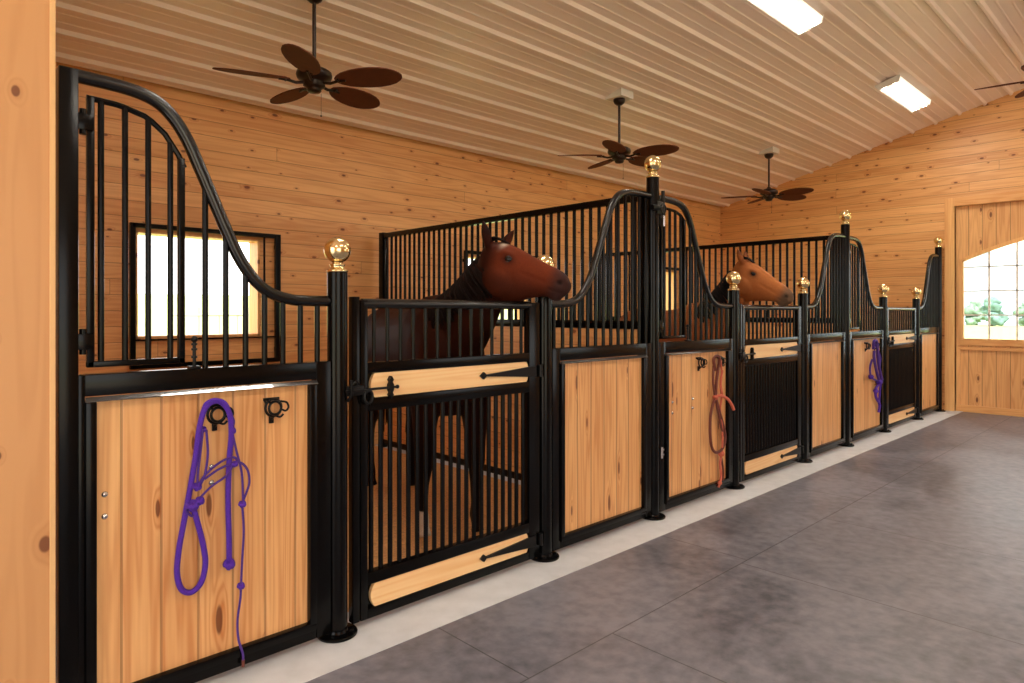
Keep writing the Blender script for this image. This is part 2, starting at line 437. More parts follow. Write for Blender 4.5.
# ------------------------------------------------------------------ far sliding door with arched window
dr = empty('door_1', (XR, (DY0+DY1)/2, 0)); dr['kind'] = 'structure'
dox, doy, doz = dr.location
def D_(bm): bmesh.ops.translate(bm, verts=bm.verts, vec=(-dox, -doy, -doz)); return bm
wy0, wy1, wz0 = -.25, -3.43, 1.075
def arch(y): t = (y-(wy0+wy1)/2)/((wy0-wy1)/2); return 2.215 + .40*(1-abs(t)**1.8)
NA = 32; ay = [wy0+(wy1-wy0)*i/NA for i in range(NA+1)]
dx0, dx1 = XR+.06, XR+.11
bm = BM(); box(bm, dx0, dx1, DY1-.1, wy1, .02, DZ+.05); box(bm, dx0, dx1, wy0, DY0+.1, .02, DZ+.05); box(bm, dx0, dx1, wy1, wy0, .02, wz0)
for p, q in zip(ay, ay[1:]): prism(bm, [(q, arch(q)), (p, arch(p)), (p, DZ+.05), (q, DZ+.05)], dx0, dx1, 'x')
obj('door_boards', D_(bm), M['door_v'], dr)
bm = BM()
box(bm, dx0-.03, dx0, wy1-.05, wy0+.03, wz0-.10, wz0, .004); box(bm, dx0-.03, dx0, DY1, DY0, .0, .10, .004)
box(bm, dx0-.03, dx0, wy1-.05, wy0+.03, wz0-.17, wz0-.12, .004)
obj('door_rail', D_(bm), M['trim_h'], dr)
bm = BM()
for y in (wy0+.02, wy1-.07): box(bm, dx0-.03, dx0, y, y+.05, .1, wz0-.12, .004)
box(bm, dx0-.03, dx0, -1.86, -1.80, .1, wz0-.12, .004)
obj('door_stile', D_(bm), M['trim'], dr)
bm = BM()
for p, q in zip(ay, ay[1:]): prism(bm, [(q, arch(q)-.02), (p, arch(p)-.02), (p, arch(p)+.035), (q, arch(q)+.035)], dx0-.03, dx0+.02, 'x')
box(bm, dx0-.03, dx0+.02, wy0-.02, wy0+.03, wz0, arch(wy0)+.03); box(bm, dx0-.03, dx0+.02, wy1-.03, wy1+.02, wz0, arch(wy1)+.03)
obj('window_frame', D_(bm), M['trim'], dr)
bm = BM()
y = wy0-.325
while y > wy1+.1: box(bm, dx0+.012, dx0+.03, y-.012, y+.012, wz0, arch(y)-.02); y -= .325
for z in (1.42, 1.77, 2.12): box(bm, dx0+.012, dx0+.03, wy1, wy0, z-.009, z+.009)
z = 2.47; box(bm, dx0+.012, dx0+.03, -2.6, -1.06, z-.009, z+.009)
obj('muntin', D_(bm), M['muntin'], dr)
bm = BM(); prism(bm, [(y, arch(y)) for y in ay]+[(wy1, wz0), (wy0, wz0)], dx0+.016, dx0+.024, 'x'); obj('pane', D_(bm), M['glass'], dr)
# casing round the door opening
bm = BM(); box(bm, XR-.03, XR, DY0, DY0+.125, 0, 3.15, .004); box(bm, XR-.03, XR, DY1-.125, DY1, 0, 3.15, .004)
box(bm, XR, XR+.055, DY0, DY0+.02, 0, DZ); struct('trim_2', bm, M['trim'])
bm = BM(); box(bm, XR-.03, XR, DY1, DY0, DZ, DZ+.13, .004); struct('trim_3', bm, M['trim_h'])

# ------------------------------------------------------------------ stall front
TALL = [.37, 4.005, 7.67, 11.34]; SMALL = [1.513, 2.878, 5.175, 6.555, 8.90, 10.245]
CUR = [(.0,2.285),(.15,2.288),(.30,2.280),(.39,2.255),(.45,2.205),(.50,2.13),(.55,2.02),(.60,1.905),(.65,1.79),(.70,1.685),(.76,1.60),(.83,1.545),(.92,1.518),(1.0,1.513)]
def curve_z(t):
    if t >= 1: return 1.513
    for (a, za), (b_, zb) in zip(CUR, CUR[1:]):
        if a <= t <= b_: return za+(zb-za)*(t-a)/(b_-a)
    return CUR[0][1]

def hook_bm(x, z):
    """halter bracket: plate, big ring, side hook and bottom tab, standing off the boards"""
    bm = BM(); y = -.012
    box(bm, x-.034, x+.034, y-.006, y+.004, z+.028, z+.04, .002)
    for r_, yy, cx_ in ((.034, -.034, 0), (.026, -.05, .0)):
        tube(bm, [(x+cx_+r_*math.cos(2*PI*k/20), yy+.0, z+r_*1.05*math.sin(2*PI*k/20)) for k in range(20)], .0055, 8, closed=True)
    for s in (-1, 1): tube(bm, [(x+s*.028, y, z+.03), (x+s*.03, -.034, z+.02)], .005, 8); tube(bm, [(x+s*.02, -.034, z+.028), (x+s*.018, -.05, z+.018)], .005, 8)
    tube(bm, [(x, y, z-.05), (x, -.02, z-.045), (x, -.034, z-.034)], .007, 8); box(bm, x-.01, x+.01, y-.004, y+.004, z-.068, z-.03, .002)
    tube(bm, catmull([(x+.03, -.034, z+.024), (x+.052, -.045, z+.018), (x+.058, -.05, z-.002), (x+.046, -.05, z-.016), (x+.032, -.045, z-.01)], 4), .0045, 8)
    tube(bm, catmull([(x+.008, -.034, z-.034), (x+.024, -.045, z-.04), (x+.036, -.05, z-.028)], 4), .0045, 8)
    return bm

def make_panel(xt, xs, label, feed=False, hooks=(), bolts=(), flat=False, ballrail=True):
    s = 1 if xs > xt else -1; W = abs(xs-xt); t0 = .137 if flat else .045; t1 = W-.045
    root = empty('stall_barrier', (xt, 0, 0), label, 'stall barrier', 'fixed panels of the stall fronts')
    X = lambda t: s*t
    def B(bm, ta, tb, y0, y1, z0, z1, bev=.004, mi=0): box(bm, X(ta), X(tb), y0, y1, z0, z1, bev, mi)
    wa, wb = (.192 if flat else .155), W-.15
    bm = BM()
    if flat: B(bm, .079, .137, -.03, .03, .003, 2.305)
    B(bm, t0, wa-.035, -.025, .025, .03, 1.245); B(bm, wb+.035, t1, -.025, .025, .03, 1.245)
    B(bm, wa-.035, wb+.035, -.025, .025, .03, .075); B(bm, wa-.035, wb+.035, -.025, .025, 1.168, 1.245)
    obj('frame', bm, M['black'], root, auto=30)
    bm = BM()
    B(bm, wa-.035, wb+.035, -.036, .012, .07, .108, .008); B(bm, wa-.035, wa, -.036, .012, .09, 1.15, .008); B(bm, wb, wb+.035, -.036, .012, .09, 1.15, .008)
    obj('moulding', bm, M['black'], root, auto=30)
    bm = BM(); prism(bm, [(-.025, 1.148), (-.041, 1.149), (-.041, 1.152), (-.025, 1.166)], X(wa-.035), X(wb+.035), 'x'); obj('moulding_cap', bm, M['black_edge'], root)
    bm = BM(); B(bm, wa-.01, wb+.01, -.008, .018, .095, 1.155, 0); obj('wood_infill', bm, M['panel'], root)
    # curved top rail
    pts = [(X(max(t, t0-.01)), 0, z) for t, z in CUR] + [(X(t1+.01), 0, 1.513)]
    pts = catmull([p for i, p in enumerate(pts) if i == 0 or abs(p[0]-pts[i-1][0]) > .004], 6)
    bm = BM(); tube(bm, pts, .024, 14); obj('top_rail', bm, M['black_rail'], root, smooth=True)
    # bars
    ts = [t0+.045+.0795*i for i in range(20) if t0+.045+.0795*i < t1-.035]
    if feed:
        fa, fb = (.165, .49) if flat else (.085, .415)
        ts = [fb+.077+.0795*i for i in range(20) if fb+.077+.0795*i < t1-.03]
    for t in ts:
        bm = BM(); cyl(bm, X(t), 0, 1.24, curve_z(t)-.012, .0115, 12); obj('bar', bm, M['black'], root, auto=40)
    if feed:
        fd = empty('feed_door', (0,0,0)); fd.parent = root
        fz = lambda t: curve_z(t+.03)-.062
        bm = BM(); B(bm, fa, fa+.024, -.012, .012, 1.268, fz(fa)); B(bm, fb-.024, fb, -.012, .012, 1.268, fz(fb-.014)); B(bm, fa, fb, -.012, .012, 1.268, 1.29)
        n = 14; tube(bm, [(X(fa+(fb-fa)*i/n), 0, fz(fa+(fb-fa)*i/n)-.004) for i in range(n+1)], .011, 8)
        obj('feed_door_frame', bm, M['black'], fd, auto=40)
        for i in range(4):
            t = fa+.045+.0765*i if flat else fa+.055+.073*i
            bm = BM(); cyl(bm, X(t), 0, 1.28, fz(t)-.004, .0105, 12); obj('bar', bm, M['black'], fd, auto=40)
        for z in (1.36, 2.13):
            bm = BM(); cyl(bm, X(fa-.012), -.008, z-.045, z+.045, .011, 12); B(bm, fa-.03, fa+.02, -.02, -.01, z-.028, z+.028, .002); obj('hinge', bm, M['black'], fd, auto=40)
        bm = BM(); tb = fb+.035
        cyl(bm, X(tb), -.004, 1.245, 1.35, .0065, 10); ball(bm, (X(tb), -.004, 1.358), .013); 
        for z in (1.285, 1.315, 1.335): cyl(bm, X(tb), -.004, z, z+.008, .011, 10)
        B(bm, tb-.022, tb+.022, -.018, .012, 1.244, 1.254, .002)
        obj('latch_pin', bm, M['black_soft'], root, auto=40)
    for (hx, hz) in hooks:
        bm = hook_bm(hx-xt, hz); obj('halter_hook', bm, M['black_soft'], root, auto=40)
    for (hx, hz) in bolts:
        bm = BM(); lathe(bm, [(0, .007), (.007, .006), (.011, .002), (.0115, 0)], seg=14)
        bmesh.ops.rotate(bm, verts=bm.verts, matrix=Matrix.Rotation(PI/2, 3, 'X')); bmesh.ops.translate(bm, verts=bm.verts, vec=(hx-xt, -.008, hz)); obj('bolt', bm, M['chrome'], root, smooth=True)
    return root

make_panel(TALL[0], SMALL[0], 'nearest pine and black steel stall front with the large purple rope halter', True, [(.968, 1.062), (1.199, 1.065)], [(.590,.813),(.590,.734),(.958,.852),(.958,.79)], flat=True)
make_panel(TALL[1], SMALL[1], 'pine and steel stall front with bare boards, right of the nearest barred door')
make_panel(TALL[1], SMALL[2], 'pine and steel stall front with the brown and coral halter on it', True, [(4.60, 1.075), (4.90, 1.07)], [(4.24,.80),(4.24,.72),(4.52,.8),(4.52,.73)])
make_panel(TALL[2], SMALL[3], 'pine and steel stall front with bare boards, right of the middle door')
make_panel(TALL[2], SMALL[4], 'pine and steel stall front with the small dark purple halter on it', True, [(8.25, 1.075), (8.56, 1.075)])
make_panel(TALL[3], SMALL[5], 'narrowest looking pine stall front, last one before the far end wall')

# round posts with brass balls
def post(x, top, label, extra=None):
    root = empty('stall_post', (x, 0, 0), label, 'post', 'round black posts with brass balls')
    r = .045
    bm = BM(); lathe(bm, [(0, .003), (r, .003), (r, top-.004), (r-.004, top), (0, top)], seg=32); obj('shaft', bm, M['black'], root, auto=40)
    bm = BM(); lathe(bm, [(0, .003), (.088, .003), (.09, .006), (.09, .013), (.086, .017), (.05, .019), (r, .03), (0, .03)], seg=36)
    for k in range(4):
        a = PI/4+k*PI/2; lathe(bm, [(0, .028), (.008, .026), (.009, .016)], (.068*math.cos(a), .068*math.sin(a), 0), 8)
    obj('base_plate', bm, M['black'], root, auto=40)
    bm = BM(); c = top+.1; R_ = .06
    prof = [(0, top), (.047, top), (.048, top+.007), (.042, top+.013), (.033, top+.016), (.03, top+.026), (.034, top+.030), (.034, top+.036), (.026, top+.04), (.024, top+.046)]
    prof += [(R_*math.sin(a), c-R_*math.cos(a)) for a in [math.radians(v) for v in range(24, 181, 12)]]
    prof[-1] = (0, c+R_)
    lathe(bm, prof, seg=36); obj('ball_finial', bm, M['brass'], root, smooth=True)
    return root
PLAB = ['left of the nearest door', 'behind the chestnut nose', 'left of the middle door', 'right of the middle door', 'left of the farthest door', 'right of the farthest door']
for x, l in zip(SMALL, PLAB): post(x, 1.645, 'short round black post with brass ball, '+l)
TL = ['tallest looking black post with brass ball, between the first and middle stalls', 'tall black post with brass ball, between the middle and farthest stalls', 'tall black post with brass ball, right against the far end wall']
for i, (x, l) in enumerate(zip(TALL[1:], TL)):
    p = post(x-.004, 2.42, l)
    if i == 0:
        bm = BM(); 
        tube(bm, [(.052+.03*math.cos(2*PI*k/20), -.05, 2.2+.034*math.sin(2*PI*k/20)) for k in range(20)], .009, 8, closed=True)
        box(bm, -.02, .075, -.055, -.03, 2.16, 2.25, .006); cyl(bm, .062, -.045, 2.2, 2.33, .013, 10); tube(bm, [(-.07, -.04, 2.2), (.0, -.05, 2.2)], .02, 10)
        obj('bracket', bm, M['black_soft'], p, auto=40)
        bm = BM(); cyl(bm, .06, -.055, 2.075, 2.15, .011, 10); obj('snap_clip', bm, M['chrome'], p, auto=40)
        bm = BM(); cyl(bm, .05, -.042, .42, .5, .01, 10); box(bm, .03, .07, -.05, -.035, .44, .452); box(bm, .03, .07, -.05, -.035, .475, .487)
        obj('latch_plate', bm, M['chrome'], p, auto=40)

# barred doors
def make_door(x0, label):
    W = 1.265; root = empty('stall_door', (x0, 0, 0), label, 'stall door', 'swinging stall doors')
    a, b_ = .018, W-.012; sa, sb = a+.078, b_-.088; T = .022
    bm = BM()
    box(bm, a, a+.035, -T, T, .03, 1.535, .004); box(bm, a+.04, sa, -T, T, .03, 1.52, .004); box(bm, sb, b_, -T, T, .03, 1.52, .004)
    box(bm, sa, sb, -T, T, 1.178, 1.228, .004); box(bm, sa, sb, -T, T, 1.0, 1.06, .004); box(bm, sa, sb, -T, T, .188, .245, .004); box(bm, sa, sb, -T, T, .03, .075, .004)
    box(bm, sa, sb, .004, T, 1.05, 1.19); box(bm, sa, sb, .004, T, .07, .2)
    obj('frame', bm, M['black'], root, auto=30)
    bm = BM(); tube(bm, [(sa-.02, 0, 1.503), (sb+.02, 0, 1.503)], .024, 14); obj('top_rail', bm, M['black_rail'], root, auto=40)
    n = 14
    for i in range(n):
        x = sa + (sb-sa)*(i+.6)/(n+.2); bm = BM(); cyl(bm, x, 0, 1.22, 1.495, .0095, 10); obj('bar', bm, M['black'], root, auto=40)
    n = 20
    for i in range(n):
        x = sa + (sb-sa)*(i+.55)/(n+.1); bm = BM(); cyl(bm, x, 0, .24, 1.005, .0122, 10); obj('bar', bm, M['black'], root, auto=40)
    for (z0, z1) in ((1.062, 1.176), (.077, .186)):
        c = (z0+z1)/2; h = (z1-z0)/2
        L_ = [(sa+.018+.022*(abs(k)/4)**2, c+h*k/4) for k in (4, 3, 2, 1, 0, -1, -2, -3, -4)]
        R2 = [(sb-.004-.014*(abs(k)/4)**3, c+h*k/4) for k in (-4, -3, -2, 0, 2, 3, 4)]
        bm = BM(); prism(bm, L_+R2, -.018, .003); obj('wood_rail', bm, M['plank'], root)
        tip = sb-.375
        poly = [(sb+.05, c-.03), (sb-.02, c-.028), (sb-.12, c-.02), (tip+.04, c-.005), (tip+.022, c-.02), (tip-.004, c), (tip+.022, c+.02), (tip+.04, c+.005), (sb-.12, c+.02), (sb-.02, c+.028), (sb+.05, c+.03)]
        bm = BM(); prism(bm, poly, -.03, -.0185); cyl(bm, b_+.0, -.03, c-.035, c+.035, .012, 12); obj('strap_hinge', bm, M['black_soft'], root, auto=40)
    # slide latch
    bm = BM(); z = 1.105; lx = sa+.118
    tube(bm, [(-.035, -.05, z), (lx+.035, -.036, z)], .006, 10)
    prism(bm, [(lx-.006, z-.045), (lx-.012, z-.035), (lx-.005, z-.026), (lx-.012, z-.012), (lx-.012, z+.012), (lx-.005, z+.026), (lx-.012, z+.035), (lx-.006, z+.045), (lx, z+.054), (lx+.006, z+.045), (lx+.012, z+.035), (lx+.005, z+.026), (lx+.012, z+.012), (lx+.012, z-.012), (lx+.005, z-.026), (lx+.012, z-.035), (lx+.006, z-.045), (lx, z-.054)], -.044, -.0185)
    ball(bm, (lx+.036, -.036, z), .01)
    tube(bm, [(-.005, -.05, z+.03), (.015, -.056, z+.045), (.03, -.05, z+.03)], .006, 8); tube(bm, [(-.02, -.04, z-.045), (-.01, -.055, z-.02), (-.01, -.055, z+.05)], .008, 8)
    box(bm, -.03, .06, -.05, -.02, z-.022, z+.022, .004)
    tube(bm, [(.085+.022*math.cos(2*PI*k/16), -.042, z-.035+.03*math.sin(2*PI*k/16)) for k in range(16)], .008, 8, closed=True)
    obj('latch', bm, M['black_soft'], root, auto=40)
    return root
d1 = make_door(SMALL[0]+.05, 'nearest barred stall door, with the dark chestnut horse looking out over it')
d2 = copy_tree(d1, loc=(SMALL[2]+.052, 0, 0)); d2['label'] = 'middle barred stall door, with the light bay horse resting its head over it'
d3 = copy_tree(d1, loc=(SMALL[4]+.04, 0, 0)); d3['label'] = 'farthest and smallest looking barred stall door, with no horse behind it'

# dividers between stalls
def divider(x, label):
    root = empty('stall_divider', (x, 0, 0), label, 'stall divider', 'barred dividers between stalls')
    bm = BM()
    box(bm, -.03, .03, 3.42, 3.50, 0, 2.325, .004); box(bm, -.025, .025, .06, 3.42, 2.265, 2.315, .004); box(bm, -.025, .025, .06, 3.42, 1.34, 1.40, .004)
    box(bm, -.025, .025, .06, 3.42, .03, .09, .004); box(bm, -.03, .03, .055, .10, .0, 2.315, .004)
    obj('frame', bm, M['black'], root, auto=30)
    bm = BM(); box(bm, -.019, .019, .1, 3.42, .08, 1.35); obj('wood_infill', bm, M['wall_h_y'], root)
    n = 40
    for i in range(n):
        y = .10+3.32*(i+.5)/n; bm = BM(); cyl(bm, 0, y, 1.395, 2.27, .014, 10); obj('bar', bm, M['black'], root, auto=40)
    return root
v1 = divider(TALL[1]-.02, 'wood and barred steel divider behind the head of the dark chestnut horse')
v2 = copy_tree(v1, loc=(TALL[2]-.01, 0, 0)); v2['label'] = 'wood and barred steel divider behind the head of the light bay horse'

# ------------------------------------------------------------------ ceiling fans
def make_fan(loc, label, phase, zb):
    """loc: point under the ceiling; zb: height of the blades"""
    root = empty('ceiling_fan', (loc[0], loc[1], zb), label, 'ceiling fan', 'palm leaf ceiling fans')
    top = zc(loc[1])-zb
    bm = BM(); w = .11; s = .25 if loc[1] > RIDGE else -.25
    vs = []
    for (px, py) in ((-w,-w),(w,-w),(w,w),(-w,w)):
        vs.append((px, py, top - s*py + .0))
    lo = [bm.verts.new((a, b_, top-.055)) for a, b_, c in vs]; hi = [bm.verts.new((a, b_, c)) for a, b_, c in vs]
    bm.faces.new(lo[::-1]); bm.faces.new(hi)
    for i in range(4): bm.faces.new((lo[i], lo[(i+1)%4], hi[(i+1)%4], hi[i]))
    obj('mounting_box', bm, M['white'], root)
    bm = BM(); lathe(bm, [(0, top-.125), (.03, top-.12), (.055, top-.1), (.065, top-.075), (.066, top-.055), (0, top-.055)], seg=24); obj('canopy', bm, M['fanmetal'], root, smooth=True)
    bm = BM(); cyl(bm, 0, 0, .1, top-.11, .014, 12); obj('downrod', bm, M['fanmetal'], root, auto=40)
    bm = BM(); lathe(bm, [(0, .13), (.022, .13), (.03, .115), (.045, .105), (.095, .09), (.125, .07), (.13, .045), (.12, .02), (.085, .005), (.075, -.01), (.08, -.03), (.06, -.045), (.05, -.055), (.052, -.065), (.04, -.078), (.0, -.084)], seg=30)
    obj('motor_housing', bm, M['fanmetal'], root, smooth=True)
    for k in range(5):
        a = math.radians(phase+72*k)
        bm = BM(); prof = [(.17,.024),(.20,.055),(.25,.085),(.32,.108),(.40,.12),(.48,.121),(.55,.111),(.61,.09),(.65,.062),(.675,.034),(.685,.0)]
        poly = [(r, w_) for r, w_ in prof]+[(r, -w_) for r, w_ in prof[-2::-1]]
        prism(bm, poly, -.004, .004, 'z')
        tube(bm, [(.2, 0, .006), (.4, 0, .008), (.63, 0, .004)], [.007, .006, .002], 6)
        M4 = Matrix.Rotation(a, 4, 'Z') @ Matrix.Rotation(math.radians(-13), 4, 'X')
        bmesh.ops.transform(bm, verts=bm.verts, matrix=M4); bl = obj('blade', bm, M['fan'], root, auto=30)
        bm = BM(); tube(bm, [(.07, 0, -.01), (.13, 0, -.02), (.19, .0, -.008), (.25, 0, -.008)], [.012, .011, .011, .009], 8); tube(bm, [(.2, -.03, -.006), (.2, .03, -.006)], .008, 8)
        bmesh.ops.transform(bm, verts=bm.verts, matrix=Matrix.Rotation(a, 4, 'Z')); obj('blade_arm', bm, M['fanmetal'], bl, auto=40)
    bm = BM(); cyl(bm, .045, -.02, -.24, -.08, .0015, 6); ball(bm, (.045, -.02, -.245), .008, 1); obj('pull_chain', bm, M['fanmetal'], root)
    return root
make_fan((2.335, 1.82), 'nearest bronze ceiling fan with leaf shaped blades, above the nearest stall', 16, 3.16)
make_fan((5.955, 1.77), 'bronze ceiling fan above the middle stall, partly behind a brass ball', -6, 3.195)
make_fan((9.63, 1.78), 'smallest looking bronze ceiling fan, nearest the back corner', -24, 3.20)
make_fan((9.55, -1.5), 'ceiling fan showing one blade tip at the right edge of the photo', 102, 4.1)

# ------------------------------------------------------------------ fluorescent fixtures
def fixture(x, y, label):
    root = empty('ceiling_light', (x, y, zc(y)), label, 'ceiling light', 'fluorescent ceiling fixtures')
    L2, w = .66, .145; s = .25 if y > RIDGE else -.25
    tilt = Matrix.Rotation(math.atan(-s), 4, 'X')
    def fin(bm): bmesh.ops.transform(bm, verts=bm.verts, matrix=Matrix.Translation((0,0,-.022)) @ tilt); return bm
    bm = BM(); box(bm, -L2, L2, -w+.02, w-.02, -.03, 0, .004); 
    for e in (-1, 1): prism(bm, [(-w, -.02), (-w+.03, -.075), (w-.03, -.075), (w, -.02), (w, 0), (-w, 0)], e*L2-.008, e*L2+.008, 'x')
    obj('housing', fin(bm), M['white'], root)
    bm = BM(); pr = [(-w+.004, -.022), (-w+.032, -.07), (w-.032, -.07), (w-.004, -.022)]
    prism(bm, pr, -L2+.01, L2-.01, 'x'); obj('diffuser', fin(bm), M['tubelight'], root)
    for yy in (-.06, .06):
        bm = BM(); box(bm, -L2+.03, L2-.03, yy-.02, yy+.02, -.0735, -.0695); obj('tube_glow', fin(bm), M['tubehot'], root)
for i, (x, l) in enumerate(((-1.4, 'over the camera end of the aisle'), (2.27, 'over the nearest stall front'), (5.95, 'cut off by the top edge of the photo'), (9.61, 'nearest the far end wall'))):
    fixture(x, -.03, 'lit rectangular fluorescent ceiling fixture '+l)
    fixture(x, -3.68, 'lit fluorescent fixture on the opposite roof slope, '+['first','second','third','fourth'][i]+' from the camera')

# ------------------------------------------------------------------ halters on the panels
CA = math.atan2(693, 664.); CS, CC = math.sin(CA), math.cos(CA); DY, HZ = 2.725, 1.464
def at(px, py, y=0.):            # point of the plane y=... seen at that place of the photograph
    o = (px-512)/664.; v = (312-py)/664.; t = (y+DY)/(CS-o*CC); return Vector(((CC+o*CS)*t, y, HZ+v*t))
def rope(bm, pts, r, y=-.04, n=6, seg=8):
    P = [at(px, py, (q[0] if q else y)) for px, py, *q in pts]; tube(bm, catmull(P, n), r, seg)
def knot(bm, px, py, r, y=-.045):
    c = at(px, py, y)
    for k in range(3):
        ax = [Vector((1,0,0)), Vector((.3,.3,1)).normalized(), Vector((.6,0,-.8))][k]; R_ = Matrix.Rotation(k*1.1+.4, 3, ax)
        tube(bm, [c + R_ @ Vector((r*.75*math.cos(a), r*.75*math.sin(a), r*.25*math.sin(2*a))) for a in [2*PI*i/12 for i in range(12)]], r*.42, 6, closed=True)
    ball(bm, c, r*.7, 1)
Z2 = lambda L: [(40+a/2.116, 360+b_/2.114, *q) for a, b_, *q in L]
h = empty('rope_halter', at(210, 420, -.03), 'large bright purple rope halter and lead hanging on the nearest stall panel', 'halter')
def H_(bm): bmesh.ops.translate(bm, verts=bm.verts, vec=tuple(-c for c in h.location)); return bm
bm = BM()
rope(bm, Z2([(400,428,-.03),(400,380,-.03),(398,300,-.03),(400,220,-.035),(405,150,-.05),(399,108,-.06),(378,87,-.065),(352,98,-.06),(338,140,-.05),(330,200,-.04),(318,270,-.035),(305,340,-.03),(294,400,-.03),(290,450,-.03),(299,484,-.03),(320,491,-.03),(341,470,-.03),(350,430,-.03),(345,390,-.03),(335,350,-.035),(325,315,-.04)]), .0108, seg=12)
rope(bm, Z2([(343,112,-.05),(352,92,-.065),(372,84,-.07),(392,92,-.065),(402,115,-.055),(408,148,-.05)]), .008)
obj('lead_rope', H_(bm), M['purple'], h, smooth=True)
bm = BM()
for L_ in ([(345,145,-.055),(340,190),(334,240),(333,268)], [(352,148,-.055),(355,200),(348,245),(336,270)], [(333,268),(352,240),(385,214),(410,206),(418,214)],
           [(330,300),(362,268),(395,244),(408,222)], [(348,252),(380,230),(418,216),(438,230),(443,258),(436,282),(428,302)], [(406,148,-.055),(415,190),(427,240),(430,302)],
           [(428,305),(431,360),(428,420),(425,480)], [(425,485),(424,505),(418,550),(420,590),(429,620),(430,636)], [(400,110,-.06),(410,128,-.055),(406,148,-.05)], [(320,305),(310,318),(322,330),(330,318),(322,305)]):
    rope(bm, Z2(L_), .0048, y=-.044)
obj('cord', H_(bm), M['purple_dark'], h, smooth=True)
for px, py, r in ((345,147,.012),(407,150,.013),(332,268,.016),(322,308,.022),(338,298,.016),(412,220,.012),(428,305,.014),(425,478,.014),(400,432,.021)):
    bm = BM(); knot(bm, 40+px/2.116, 360+py/2.114, r, -.035 if r == .021 else -.045); obj('knot', H_(bm), M['purple'], h, smooth=True)
bm = BM(); c = at(40+430/2.116, 360+640/2.114, -.044); cyl(bm, c.x, c.y, c.z-.015, c.z+.012, .0065, 8); obj('cord_tip', H_(bm), M['brown'], h, auto=40)

Z5 = lambda L: [(685+a/4.267, 340+b_/4.267, *q) for a, b_, *q in L]
h = empty('rope_halter', at(718, 365, -.03), 'brown and coral halter hanging on the stall panel between the two horses', 'halter')
bm = BM()
rope(bm, Z5([(130,130,-.05),(122,85,-.055),(135,68,-.06),(148,78,-.06),(140,130),(133,190),(130,240),(115,290),(108,340),(108,410),(116,462),(135,480),(160,462),(172,420),(165,370),(148,310),(132,250)]), .011, seg=10)
rope(bm, Z5([(122,110),(120,170),(126,235)]), .009); rope(bm, Z5([(130,245),(140,300),(152,360),(166,410)]), .009)
rope(bm, Z5([(150,470),(158,520),(163,560),(160,600)]), .008)
obj('lead_rope', H_(bm), M['brown'], h, smooth=True)
bm = BM()
rope(bm, Z5([(150,80,-.055),(157,140),(152,200),(156,245),(150,300),(158,360),(160,420),(158,480)]), .008)
rope(bm, Z5([(160,130),(152,180),(160,240)]), .009)
rope(bm, Z5([(132,240),(155,238,-.06),(182,252,-.075),(200,278,-.085),(208,298,-.09)]), .012, seg=10)
rope(bm, Z5([(155,490),(150,530),(154,585),(143,628)]), .010)
obj('coral_rope', H_(bm), M['coral'], h, smooth=True)
for px, py, r in ((155,485,.022),(130,245,.02),(148,610,.016)):
    bm = BM(); knot(bm, 685+px/4.267, 340+py/4.267, r); obj('knot', H_(bm), M['coral'], h, smooth=True)

Z6 = lambda L: [(850+a/6.2, 320+b_/6.2, *q) for a, b_, *q in L]
h = empty('rope_halter', at(876, 360, -.03), 'small looking dark purple halter hanging beside the farthest stall door', 'halter')
bm = BM()
rope(bm, Z6([(145,180,-.05),(148,135,-.06),(162,128,-.06),(170,160),(172,220),(180,290),(190,340),(195,385),(180,370),(160,300),(150,240),(150,190)]), .017)
rope(bm, Z6([(160,150),(185,230),(182,300),(200,370)]), .015)
rope(bm, Z6([(138,245),(125,290),(128,350),(150,368),(185,385)]), .012)
obj('lead_rope', H_(bm), M['purple_dark'], h, smooth=True)
bm = BM(); rope(bm, Z6([(180,395),(158,430),(162,480),(182,520),(178,572)]), .016); rope(bm, Z6([(190,390),(184,450),(180,520)]), .012)
obj('cord', H_(bm), M['purple'], h, smooth=True)
for px, py, r in ((180,385,.03),(160,440,.026),(130,352,.026)):
    bm = BM(); knot(bm, 850+px/6.2, 320+py/6.2, r); obj('knot', H_(bm), M['purple'], h, smooth=True)

# ------------------------------------------------------------------ horses
def ring(bm, c, A, B, a, b_, seg=20, sq=2.0, egg=0.0):
    """ellipse/superellipse ring in the plane of unit vectors A (side) and B (up); egg<0 narrows the lower half"""
    vs = []
    for k in range(seg):
        t = 2*PI*k/seg; ct, st = math.cos(t), math.sin(t)
        u = math.copysign(abs(ct)**(2/sq), ct); v = math.copysign(abs(st)**(2/sq), st)
        w = 1 + egg*(-v)
        vs.append(bm.verts.new(c + A*(a*u*w) + B*(b_*v)))
    return vs
def loft(bm, rings):
    for a, b_ in zip(rings, rings[1:]):
        n = len(a)
        for k in range(n): bm.faces.new((a[k], a[(k+1)%n], b_[(k+1)%n], b_[k]))
    for r, rev in ((rings[0], True), (rings[-1], False)):
        c = bm.verts.new(sum((v.co for v in r), Vector())/len(r)); n = len(r)
        for k in range(n): bm.faces.new((r[k], r[(k+1)%n], c) if not rev else (r[(k+1)%n], r[k], c))
def limb(bm, pts, seg=16):
    """pts: (Vector, r_side, r_front, side vector)"""
    rings = []; n = len(pts)
    for i, (p, ra, rb, side) in enumerate(pts):
        T = (pts[min(i+1, n-1)][0]-pts[max(i-1, 0)][0]).normalized()
        A = (side - T*side.dot(T)).normalized(); B = T.cross(A)
        rings.append(ring(bm, p, A, B, ra, rb, seg))
    loft(bm, rings)

